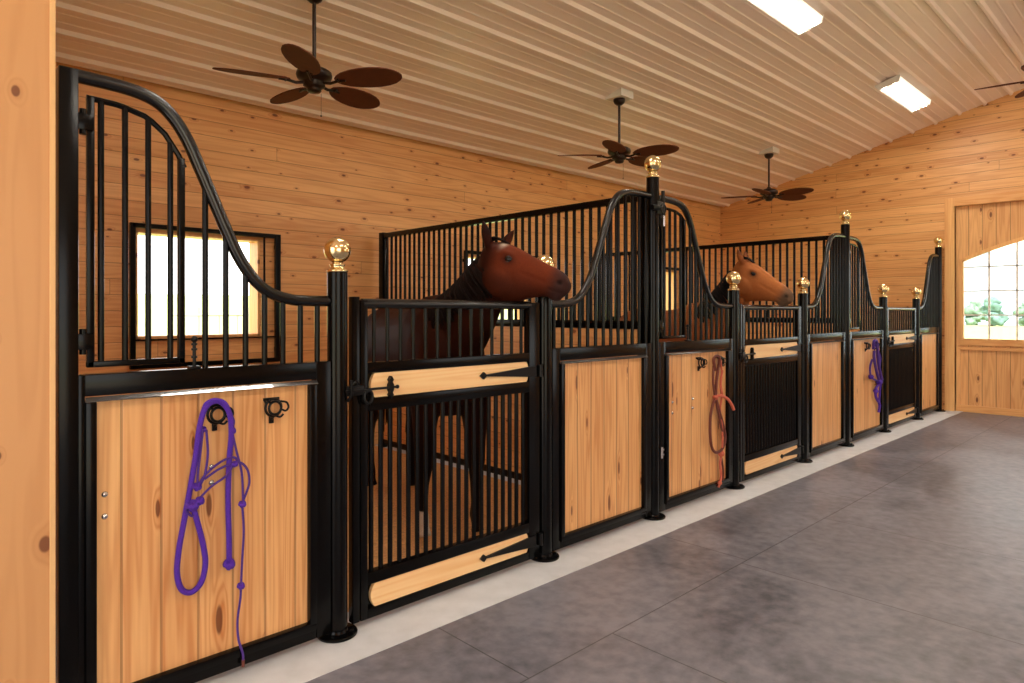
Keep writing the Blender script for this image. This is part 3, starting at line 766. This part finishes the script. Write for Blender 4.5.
def make_horse(name, label, chest, back, poll, muzzle, coat, low, mz, maneM, leg_off, sock, face_light, zs=1.0):
    UP = Vector((0, 0, 1)); bk = Vector((back[0], back[1], 0)).normalized(); sd = UP.cross(bk)   # sd: side
    C0 = Vector((chest[0], chest[1], 0))
    P = lambda s, w, z: C0 + bk*s + sd*w + UP*z*zs
    bm = BM()
    tr = [(-.05,1.16,.13,.10),(0,1.13,.25,.18),(.10,1.14,.33,.225),(.24,1.17,.38,.255),(.38,1.20,.38,.268),(.6,1.18,.345,.288),(.85,1.185,.315,.30),(1.08,1.205,.30,.292),(1.28,1.235,.295,.285),(1.45,1.235,.275,.265),(1.58,1.215,.23,.22),(1.66,1.18,.15,.15)]
    loft(bm, [ring(bm, P(s, 0, z), sd, UP, hw, hh, 24, 2.15, -.0) for s, z, hh, hw in tr])
    # neck
    Pw = P(.30, 0, 1.30); Pp = Vector(poll); u = (Vector(muzzle)-Pp).normalized(); hl = (Vector(muzzle)-Pp).length
    uh = Vector((u.x, u.y, 0)).normalized(); w = UP.cross(uh); v = w.cross(u) if w.cross(u).z > 0 else -w.cross(u)
    n0 = P(.20, 0, 1.27); n3 = Pp + v*(-.10 if zs == 1.0 else -.075) + u*.075
    mid1 = P(.05, 0, 1.47); mid1 = mid1*.75 + n3*.25
    path = catmull([n0, n0*.55+n3*.45 + UP*(-.03) - bk*.01, n3*.8+n0*.2-UP*.01-bk*.01, n3], 5); nr = []
    for i, p in enumerate(path):
        t = i/(len(path)-1); a = .17*(1-t)**1.2+.072*(1-(1-t)**1.2); b_ = .31*(1-t)**1.4+.105*(1-(1-t)**1.4)
        T = (path[min(i+1, len(path)-1)]-path[max(i-1, 0)]).normalized()
        A = (sd*(1-t)*(1 if sd.dot(w) > 0 else -1) + w*t); A = (A-T*A.dot(T)).normalized(); B = T.cross(A)
        if B.z < 0: B = -B
        if B.dot(bk) < 0 and t < .8: pass
        nr.append(ring(bm, p, A, B, a, b_, 20, 2.1))
    loft(bm, nr)
    # head
    Hd = lambda s, side, vv: Pp + u*(s*hl/.6) + w*side + v*vv
    hs = [(-.03,-.01,-.15,.05),(.02,.018,-.22,.075),(.08,.032,-.275,.092),(.15,.034,-.305,.102),(.21,.028,-.312,.104),(.27,.018,-.300,.098),(.33,.008,-.268,.086),(.39,-.002,-.232,.073),(.45,-.010,-.206,.064),(.51,-.016,-.184,.063),(.56,-.024,-.178,.067),(.60,-.040,-.170,.062),(.625,-.066,-.156,.046)]
    rr = []
    for s, t_, b_, hw in hs:
        c = (t_+b_)/2; rr.append(ring(bm, Hd(s, 0, c), w, v, hw, (t_-b_)/2, 24, 2.35, -.10 if s > .1 else 0))
    loft(bm, rr)
    # lower lip / chin, upper lip, brow ridges, cheekbone, nostril flares, ear bases
    R3 = Matrix((u, w, v)).transposed().to_4x4()
    ball(bm, Hd(.562, 0, -.176), .034, 2, (1.3, 1.05, .75), R3)
    ball(bm, Hd(.612, 0, -.105), .04, 2, (.85, 1.15, 1.2), R3)
    for e in (-1, 1):
        ball(bm, Hd(.185, e*.078, -.022), .034, 2, (1.5, .7, .62), R3)
        ball(bm, Hd(.17, e*.072, -.185), .095, 2, (1.15, .5, 1.1), R3)
        ball(bm, Hd(.30, e*.062, -.085), .05, 2, (2.4, .45, .45), R3)
        ball(bm, Hd(.575, e*.042, -.083), .026, 2, (1.25, .7, 1.0), R3)
        # ears: hollow leaf
        eu = (.045 if e > 0 else -.012) if zs == 1.0 else .0
        base = Hd(.02+eu, e*.060, .004); tip = base + v*(.122 if zs == 1.0 else .085) + w*e*.045 + u*((.02 if e > 0 else -.055) if zs == 1.0 else -.08)
        ax = (tip-base).normalized()
        er = []
        for t, r_ in ((-.15,.036),(0,.037),(.2,.043),(.45,.040),(.7,.028),(.9,.013),(1,.004)):
            A = (w - ax*w.dot(ax)).normalized(); B = ax.cross(A); er.append(ring(bm, base+(tip-base)*t, A, B, r_, r_*.62, 12))
        loft(bm, er)
    # legs
    sideV = sd
    def fore(w0, s0):
        f = [(s0+.02, w0*.8, 1.12, .11, .17), (s0, w0*.9, .92, .10, .14), (s0-.01, w0*.95, .78, .078, .10), (s0-.01, w0, .62, .060, .070), (s0-.018, w0, .50, .055, .058), (s0-.01, w0, .44, .046, .048), (s0-.002, w0, .38, .036, .040), (s0, w0, .24, .028, .033), (s0, w0, .17, .038, .042), (s0-.02, w0, .11, .032, .034), (s0-.04, w0, .065, .045, .048)]
        limb(bm, [(P(s, ww, z), a, b_, sideV) for s, ww, z, a, b_ in f])
    def hind(w0, s0):
        f = [(s0-.12, w0*.7, 1.20, .13, .24), (s0-.10, w0*.9, 1.0, .12, .19), (s0-.14, w0, .86, .09, .13), (s0-.05, w0, .70, .062, .085), (s0+.04, w0, .58, .046, .062), (s0+.075, w0, .50, .042, .055), (s0+.055, w0, .42, .034, .042), (s0+.04, w0, .25, .031, .036), (s0+.035, w0, .17, .040, .043), (s0+.01, w0, .11, .033, .035), (s0-.01, w0, .065, .046, .048)]
        limb(bm, [(P(s, ww, z), a, b_, sideV) for s, ww, z, a, b_ in f])
    lo = leg_off
    fore(.165, .16+lo[0]); fore(-.165, .16+lo[1]); hind(.15, 1.46+lo[2]); hind(-.15, 1.46+lo[3])
    bmesh.ops.recalc_face_normals(bm, faces=bm.faces)
    me = bpy.data.meshes.new('tmp'); bm.to_mesh(me); bm.free(); tmp = bpy.data.objects.new('tmp', me); COL.objects.link(tmp)
    md = tmp.modifiers.new('r', 'REMESH'); md.mode = 'VOXEL'; md.voxel_size = .0095; md.use_smooth_shade = True
    sm = tmp.modifiers.new('s', 'SMOOTH'); sm.factor = .5; sm.iterations = 9
    dg = bpy.context.evaluated_depsgraph_get(); ev = tmp.evaluated_get(dg); m2 = bpy.data.meshes.new_from_object(ev)
    bpy.data.objects.remove(tmp)
    m2.name = name; m2.materials.clear(); m2.materials.append(M['coat'])
    # shaped detail and coat pattern
    ca = m2.color_attributes.new('Coat', 'FLOAT_COLOR', 'POINT')
    base = Vector(S(coat)[:3]); lowc = Vector(S(low)[:3]); mzc = Vector(S(mz)[:3]); fl = Vector(S(face_light)[:3]); white = Vector(S((216, 204, 190))[:3])
    sst = lambda a, b_, x: (lambda t: t*t*(3-2*t))(max(0, min(1, (x-a)/(b_-a))))
    cols = []
    for vtx in m2.vertices:
        p = vtx.co; q = p-Pp; s = q.dot(u)*.6/hl; ww = q.dot(w); vv = q.dot(v)
        isH = s > -.08 and abs(ww) < .14 and -.33 < vv < .2 and (s > .1 or vv > -.2)
        if isH and s > .1:
            # nostril hollow, mouth line, eye socket, cheek edge, face groove
            dn = math.hypot((s-.583)/.019, (vv+.088)/.014); k = math.exp(-dn*dn)*.016
            dm = math.exp(-((vv+.142-.02*(s-.55))/.006)**2)*sst(.50, .53, s)*.006
            de = math.exp(-(math.hypot((s-.20)/.026, (vv+.048)/.018))**2)*.010
            dc = math.exp(-((math.hypot(s-.14, vv+.17)-.125)/.02)**2)*sst(.16, .2, s)*.002
            dg_ = math.exp(-((vv+.10+.05*(s-.3))/.012)**2)*sst(.28, .33, s)*(1-sst(.46, .52, s))*.004
            dd = k+dm+de+dc+dg_
            if abs(ww) > .015: vtx.co = p - w*math.copysign(dd, ww)
        z = p.z/zs; c = base.copy()
        if isH:
            c = c.lerp(fl, sst(.03, .18, s)*(.2+.7*sst(-.20, -.08, vv))); c = c.lerp(mzc, sst(.47, .58, s)*.9)
            c = c.lerp(lowc, math.exp(-(math.hypot((s-.20)/.045, (vv+.05)/.03))**2)*.85)
            c = c.lerp(mzc*.3, math.exp(-(math.hypot((s-.583)/.020, (vv+.088)/.014))**2)*.95)
            if sock and zs == 1.0:
                c = c.lerp(white, math.exp(-((s-.12)/.022)**2-((ww+.04)/.022)**2)*(1 if vv > -.03 else 0)*.9)
            if vv > .05 and s < .1: c = c.lerp(lowc, .45)
        else:
            c = c.lerp(lowc, 1-sst(.45, .95, z))
            nn = noise.noise(p*3.0); c = c*(1+.18*nn)
            if z < .06: c = Vector(S((46, 38, 34))[:3])
            elif sock and z < .22 and (p-P(.16+lo[1 if sock < 0 else 0], .165*sock, z)).length < .12: c = white
        cols += [c.x, c.y, c.z, 1]
    ca.data.foreach_set('color', cols)
    m2.polygons.foreach_set('use_smooth', [True]*len(m2.polygons))
    body = bpy.data.objects.new('body', m2); COL.objects.link(body)
    root = empty('horse', (0, 0, 0), label, 'horse'); root.location = P(.8, 0, 0); body.parent = root; body.location = -root.location
    def add(nm, bm, mat, **k):
        bmesh.ops.translate(bm, verts=bm.verts, vec=-root.location); return obj(nm, bm, mat, root, **k)
    # eyes with lids
    for e in (-1, 1):
        bm = BM(); c = Hd(.20, e*.083, -.048); ball(bm, c, .0215, 3, (1.15, .8, .9), R3); eo = add('eye', bm, M['eye'], smooth=True)
        bm = BM()
        for up_ in (1, -1):
            pts = [Hd(.20+.027*math.cos(a), e*(.0915-.006*abs(math.cos(a))), -.048+up_*.0165*math.sin(a)) for a in [PI*k/8 for k in range(9)]]
            tube(bm, pts, .0052, 6)
        bmesh.ops.translate(bm, verts=bm.verts, vec=-root.location); obj('eyelid', bm, plain_lid(coat), eo, smooth=True)
    # mane: overlapping locks along the crest, falling to the camera side
    bm = BM(); rnd = random.Random(3); crest = []
    for i, p in enumerate(path):
        t = i/(len(path)-1); b_ = .31*(1-t)**1.4+.105*(1-(1-t)**1.4)
        T = (path[min(i+1, len(path)-1)]-path[max(i-1, 0)]).normalized(); A = (sd*(1-t)*(1 if sd.dot(w) > 0 else -1)+w*t); A = (A-T*A.dot(T)).normalized(); B = T.cross(A)
        if B.z < 0: B = -B
        crest.append((p+B*(b_*.96), A, B, T, .17*(1-t)**1.2+.072*(1-(1-t)**1.2)))
    near = 1 if crest[-1][1].dot(Vector((-.69, -.72, 0))) > 0 else -1
    fall = near*MANE_SIDE[name]
    for k in range(150):
        t = rnd.uniform(.18, .90 if zs == 1.0 else .84)*(len(crest)-1); i = min(int(t), len(crest)-2); f = t-i
        c = crest[i][0].lerp(crest[i+1][0], f); A = crest[i][1]*fall; B = crest[i][2]; T = crest[i][3]; hw = crest[i][4]
        ln = rnd.uniform(.75, 1.15)*(.22 if t < .62*(len(crest)-1) or zs == 1.0 else .12); j = T*rnd.uniform(-.02, .02)
        pts = [c - A*.012 - B*.012, c+B*.008+A*.012+j*.3, c+A*(hw*.62)-B*.05+j, c+A*(hw*1.02)-B*(ln*.62)+j*1.5, c+A*(hw*1.08)-B*ln-UP*.02+j*2]
        tube(bm, catmull(pts, 3), [.010*(1-abs(q/12-.35)*.9) for q in range(13)], 6, ry=1.6)
    for k in range(16):   # forelock
        w_ = rnd.uniform(-.03, .03); pts = [Hd(-.01, w_*.6, .02), Hd(.02, w_, .042), Hd(.07, w_*1.3, .042), Hd(rnd.uniform(.10, .14), w_*1.5, .036)]
        tube(bm, catmull(pts, 3), [.007, .009, .009, .008, .008, .007, .006, .005, .004, .002], 6)
    add('mane', bm, maneM, smooth=True)
    bm = BM()   # tail
    for k in range(40):
        a = rnd.uniform(0, 2*PI); r_ = rnd.uniform(0, .05); o = sd*r_*math.cos(a)+bk*r_*math.sin(a)
        pts = [P(1.62, 0, 1.40)+o*.4, P(1.70, 0, 1.36)+o*.6, P(1.74, 0, 1.15)+o, P(1.74, 0, .85)+o*1.5, P(1.73, 0, rnd.uniform(.45, .62))+o*1.1]
        tube(bm, catmull(pts, 3), [.016]*9+[.012, .009, .006, .003], 6)
    add('tail', bm, maneM, smooth=True)
    return root
_lids = {}
def plain_lid(c):
    k = tuple(c)
    if k not in _lids: _lids[k] = plain('eyelid_skin', tuple(v*.45 for v in c), .5)
    return _lids[k]
MANE_SIDE = {'horse_a': 1, 'horse_b': 1}
make_horse('horse_a', 'dark chestnut horse looking out over the nearest stall door, ears pricked', (2.585, .45), (.30, .954), (2.62, .19, 1.865), (2.825, -.245, 1.705),
           (50, 21, 13), (18, 11, 10), (56, 38, 36), M['mane1'], (.02, -.04, .05, -.1), 1, (108, 47, 25))
make_horse('horse_b', 'light bay horse with black mane resting its head over the middle stall door', (5.87, .48), (.34, .94), (5.87, .28, 1.945), (5.925, -.19, 1.672),
           (146, 84, 46), (40, 26, 22), (96, 80, 66), M['mane2'], (0, -.03, -.05, .04), 0, (182, 112, 64), zs=.985)

# ------------------------------------------------------------------ outdoors
bm = BM()
for (x0, x1, y0, y1) in ((-80, 12.2, 3.9, 200), (-80, 12.2, -80, -7.5), (12.2, 95, -80, 200), (-80, -3.8, -7.5, 3.9)): box(bm, x0, x1, y0, y1, -.3, -.05)
struct('ground', bm, M['grass'])
bm = BM(); prism(bm, [(14, -.1), (200, -.1), (200, 6.5), (60, 1.6), (24, .15)], -80, 90, 'x'); struct('pasture_slope', bm, M['grass'])
bm = BM(); box(bm, -9, 12.2, -22, YF-.16, -.05, -.02); struct('bounce_apron', bm, M['gravel'])  # unseen pale ground, added to bounce sunlight up onto the ceiling
bm = BM(); box(bm, -20, XL-.16, -7.26, 3.9, -.05, -.02); struct('gravel_drive', bm, M['gravel'])
bm = BM(); box(bm, 95, 170, -200, 200, -.35, -.06); struct('lake', bm, M['lake'])
bm = BM(); n = 60; top = []
for i in range(n+1):
    y = -300+600*i/n; top.append((y, 16+9*noise.noise(Vector((y*.012, 0, 0)))+3*noise.noise(Vector((y*.05, 4, 0)))))
a = [bm.verts.new((260, y, z)) for y, z in top]; b_ = [bm.verts.new((180, y, -.2)) for y, z in top]; c_ = [bm.verts.new((340, y, -.2)) for y, z in top]
for i in range(n): bm.faces.new((a[i], b_[i], b_[i+1], a[i+1])); bm.faces.new((a[i], a[i+1], c_[i+1], c_[i]))
struct('hill', bm, M['hill'], smooth=True)

def tree_bm(seed, h, r, cone):
    bm = BM(); rnd = random.Random(seed)
    for k in range(14):
        t = rnd.uniform(.12, 1); a = rnd.uniform(0, 2*PI); rr = r*(1-t*.75 if cone else math.sin(PI*min(.95, t*.8+.15)))*.55
        ball(bm, (rr*math.cos(a), rr*math.sin(a), h*t), r*(.5 if not cone else .45*(1.15-t*.7)), 3)
    for v in bm.verts:
        d = noise.noise(v.co*1.1+Vector((seed, 0, 0)))*.5+noise.noise(v.co*3.2)*.3; v.co += v.normal*d if v.normal.length else Vector()
        v.co += Vector((v.co.x, v.co.y, 0))*.12*d
    return bm
ts = [(86, 1.5, 3.0, 1.2), (91, 4.6, 2.4, 1.1), (85, 7.6, 3.3, 1.2), (90, 10.4, 2.5, 1.1), (86, 13.0, 3.2, 1.2), (92, 15.6, 2.3, 1.1), (87, 18.2, 3.4, 1.2), (91, 21.0, 2.6, 1.1), (86, 24.0, 3.2, 1.2), (90, 27.0, 2.8, 1.1)]
where = ['first', 'second', 'third', 'fourth', 'fifth', 'sixth', 'seventh', 'eighth', 'ninth', 'tenth']
order = sorted(range(len(ts)), key=lambda i: -ts[i][1])
protos = {}
for rank, i in enumerate(order):
    x, y, h_, r_ = ts[i]; cone = i % 3 == 1
    root = empty('tree', (x, y, -.05), ('pointed' if cone else 'rounded')+' green tree across the pasture outside the far door window, '+where[rank]+' from the left', 'tree', 'trees across the pasture')
    bm = tree_bm(i+2, h_, r_, cone); bmesh.ops.translate(bm, verts=bm.verts, vec=(0, 0, .25)); bmesh.ops.scale(bm, verts=bm.verts, vec=(1.0, 1.0, .9)); obj('crown', bm, M['leaf2'] if cone else M['leaf'], root, smooth=True)
    bm = BM(); tube(bm, [(0, 0, -.1), (.03, 0, 1.0), (0, .04, h_*.6)], [.16, .12, .08], 8); obj('trunk', bm, M['bark'], root, smooth=True)

# thin metal hay rack in the pasture behind the first window
rk = empty('hay_rack', (4.85, 11.0, -.05), 'thin weathered metal hay rack in the pasture outside the nearest stall window', 'hay rack')
bm = BM()
for z in (.4, .95, 1.45): tube(bm, [(.75*math.cos(2*PI*k/28), .75*math.sin(2*PI*k/28), z) for k in range(28)], .017, 6, closed=True)
obj('ring', bm, M['galv'], rk)
for k in range(12):
    a = 2*PI*k/12; bm = BM(); tube(bm, [(.75*math.cos(a), .75*math.sin(a), 0), (.75*math.cos(a), .75*math.sin(a), 1.45 if k % 3 else 1.6)], .014, 6); obj('upright', bm, M['galv'], rk)

# ------------------------------------------------------------------ world, lamps, camera
w = bpy.data.worlds.new('sky'); sc.world = w; w.use_nodes = True; nt = w.node_tree
bg = nt.nodes['Background']; sky = nt.nodes.new('ShaderNodeTexSky'); sky.sky_type = 'HOSEK_WILKIE'; sky.turbidity = 6; sky.sun_direction = (-.3, -.5, .8)
mx = nt.nodes.new('ShaderNodeMix'); mx.data_type = 'RGBA'; mx.inputs['Factor'].default_value = .75; mx.inputs['B'].default_value = (1, .97, .93, 1)
nt.links.new(sky.outputs[0], mx.inputs['A']); nt.links.new(mx.outputs['Result'], bg.inputs[0]); bg.inputs[1].default_value = 4.8
sun = bpy.data.lights.new('sun', 'SUN'); sun.energy = 14; sun.angle = math.radians(3); sun.color = (1, .93, .82)
so = bpy.data.objects.new('sun', sun); COL.objects.link(so); so.rotation_euler = (math.radians(12), math.radians(-38), 0)
def portal(loc, rot, sx, sy):
    l = bpy.data.lights.new('portal', 'AREA'); l.shape = 'RECTANGLE'; l.size = sx; l.size_y = sy; l.cycles.is_portal = True
    o = bpy.data.objects.new('daylight_portal', l); COL.objects.link(o); o.location = loc; o.rotation_euler = rot
for a, b2, c, d in FH: portal(((a+b2)/2, YF-.17, (c+d)/2), (PI/2, 0, PI), b2-a, d-c)
portal((XL-.17, -1.9, 1.65), (PI/2, 0, PI/2+PI), 3.4, 3.3)
portal((XR+.13, -1.84, 1.9), (PI/2, 0, PI/2), 3.3, 1.7)
for a, b2 in WX: portal(((a+b2)/2, YB+.17, 1.7), (PI/2, 0, 0), 1.08, .93)

cam = bpy.data.cameras.new('camera'); co = bpy.data.objects.new('camera', cam); COL.objects.link(co)
cam.sensor_width = 36; cam.lens = 664/1024*36; cam.shift_y = -(341.5-312)/1024; cam.clip_start = .05; cam.clip_end = 1000
co.location = (0, -2.725, 1.464); co.rotation_euler = (PI/2, 0, math.atan2(CS, CC)-PI/2+0)
co.rotation_euler[2] = CA - PI/2
sc.camera = co
vs_ = sc.view_settings; vs_.view_transform = 'Standard'; vs_.look = 'None'; vs_.gamma = 1; vs_.use_curve_mapping = False; vs_.exposure = -0.06
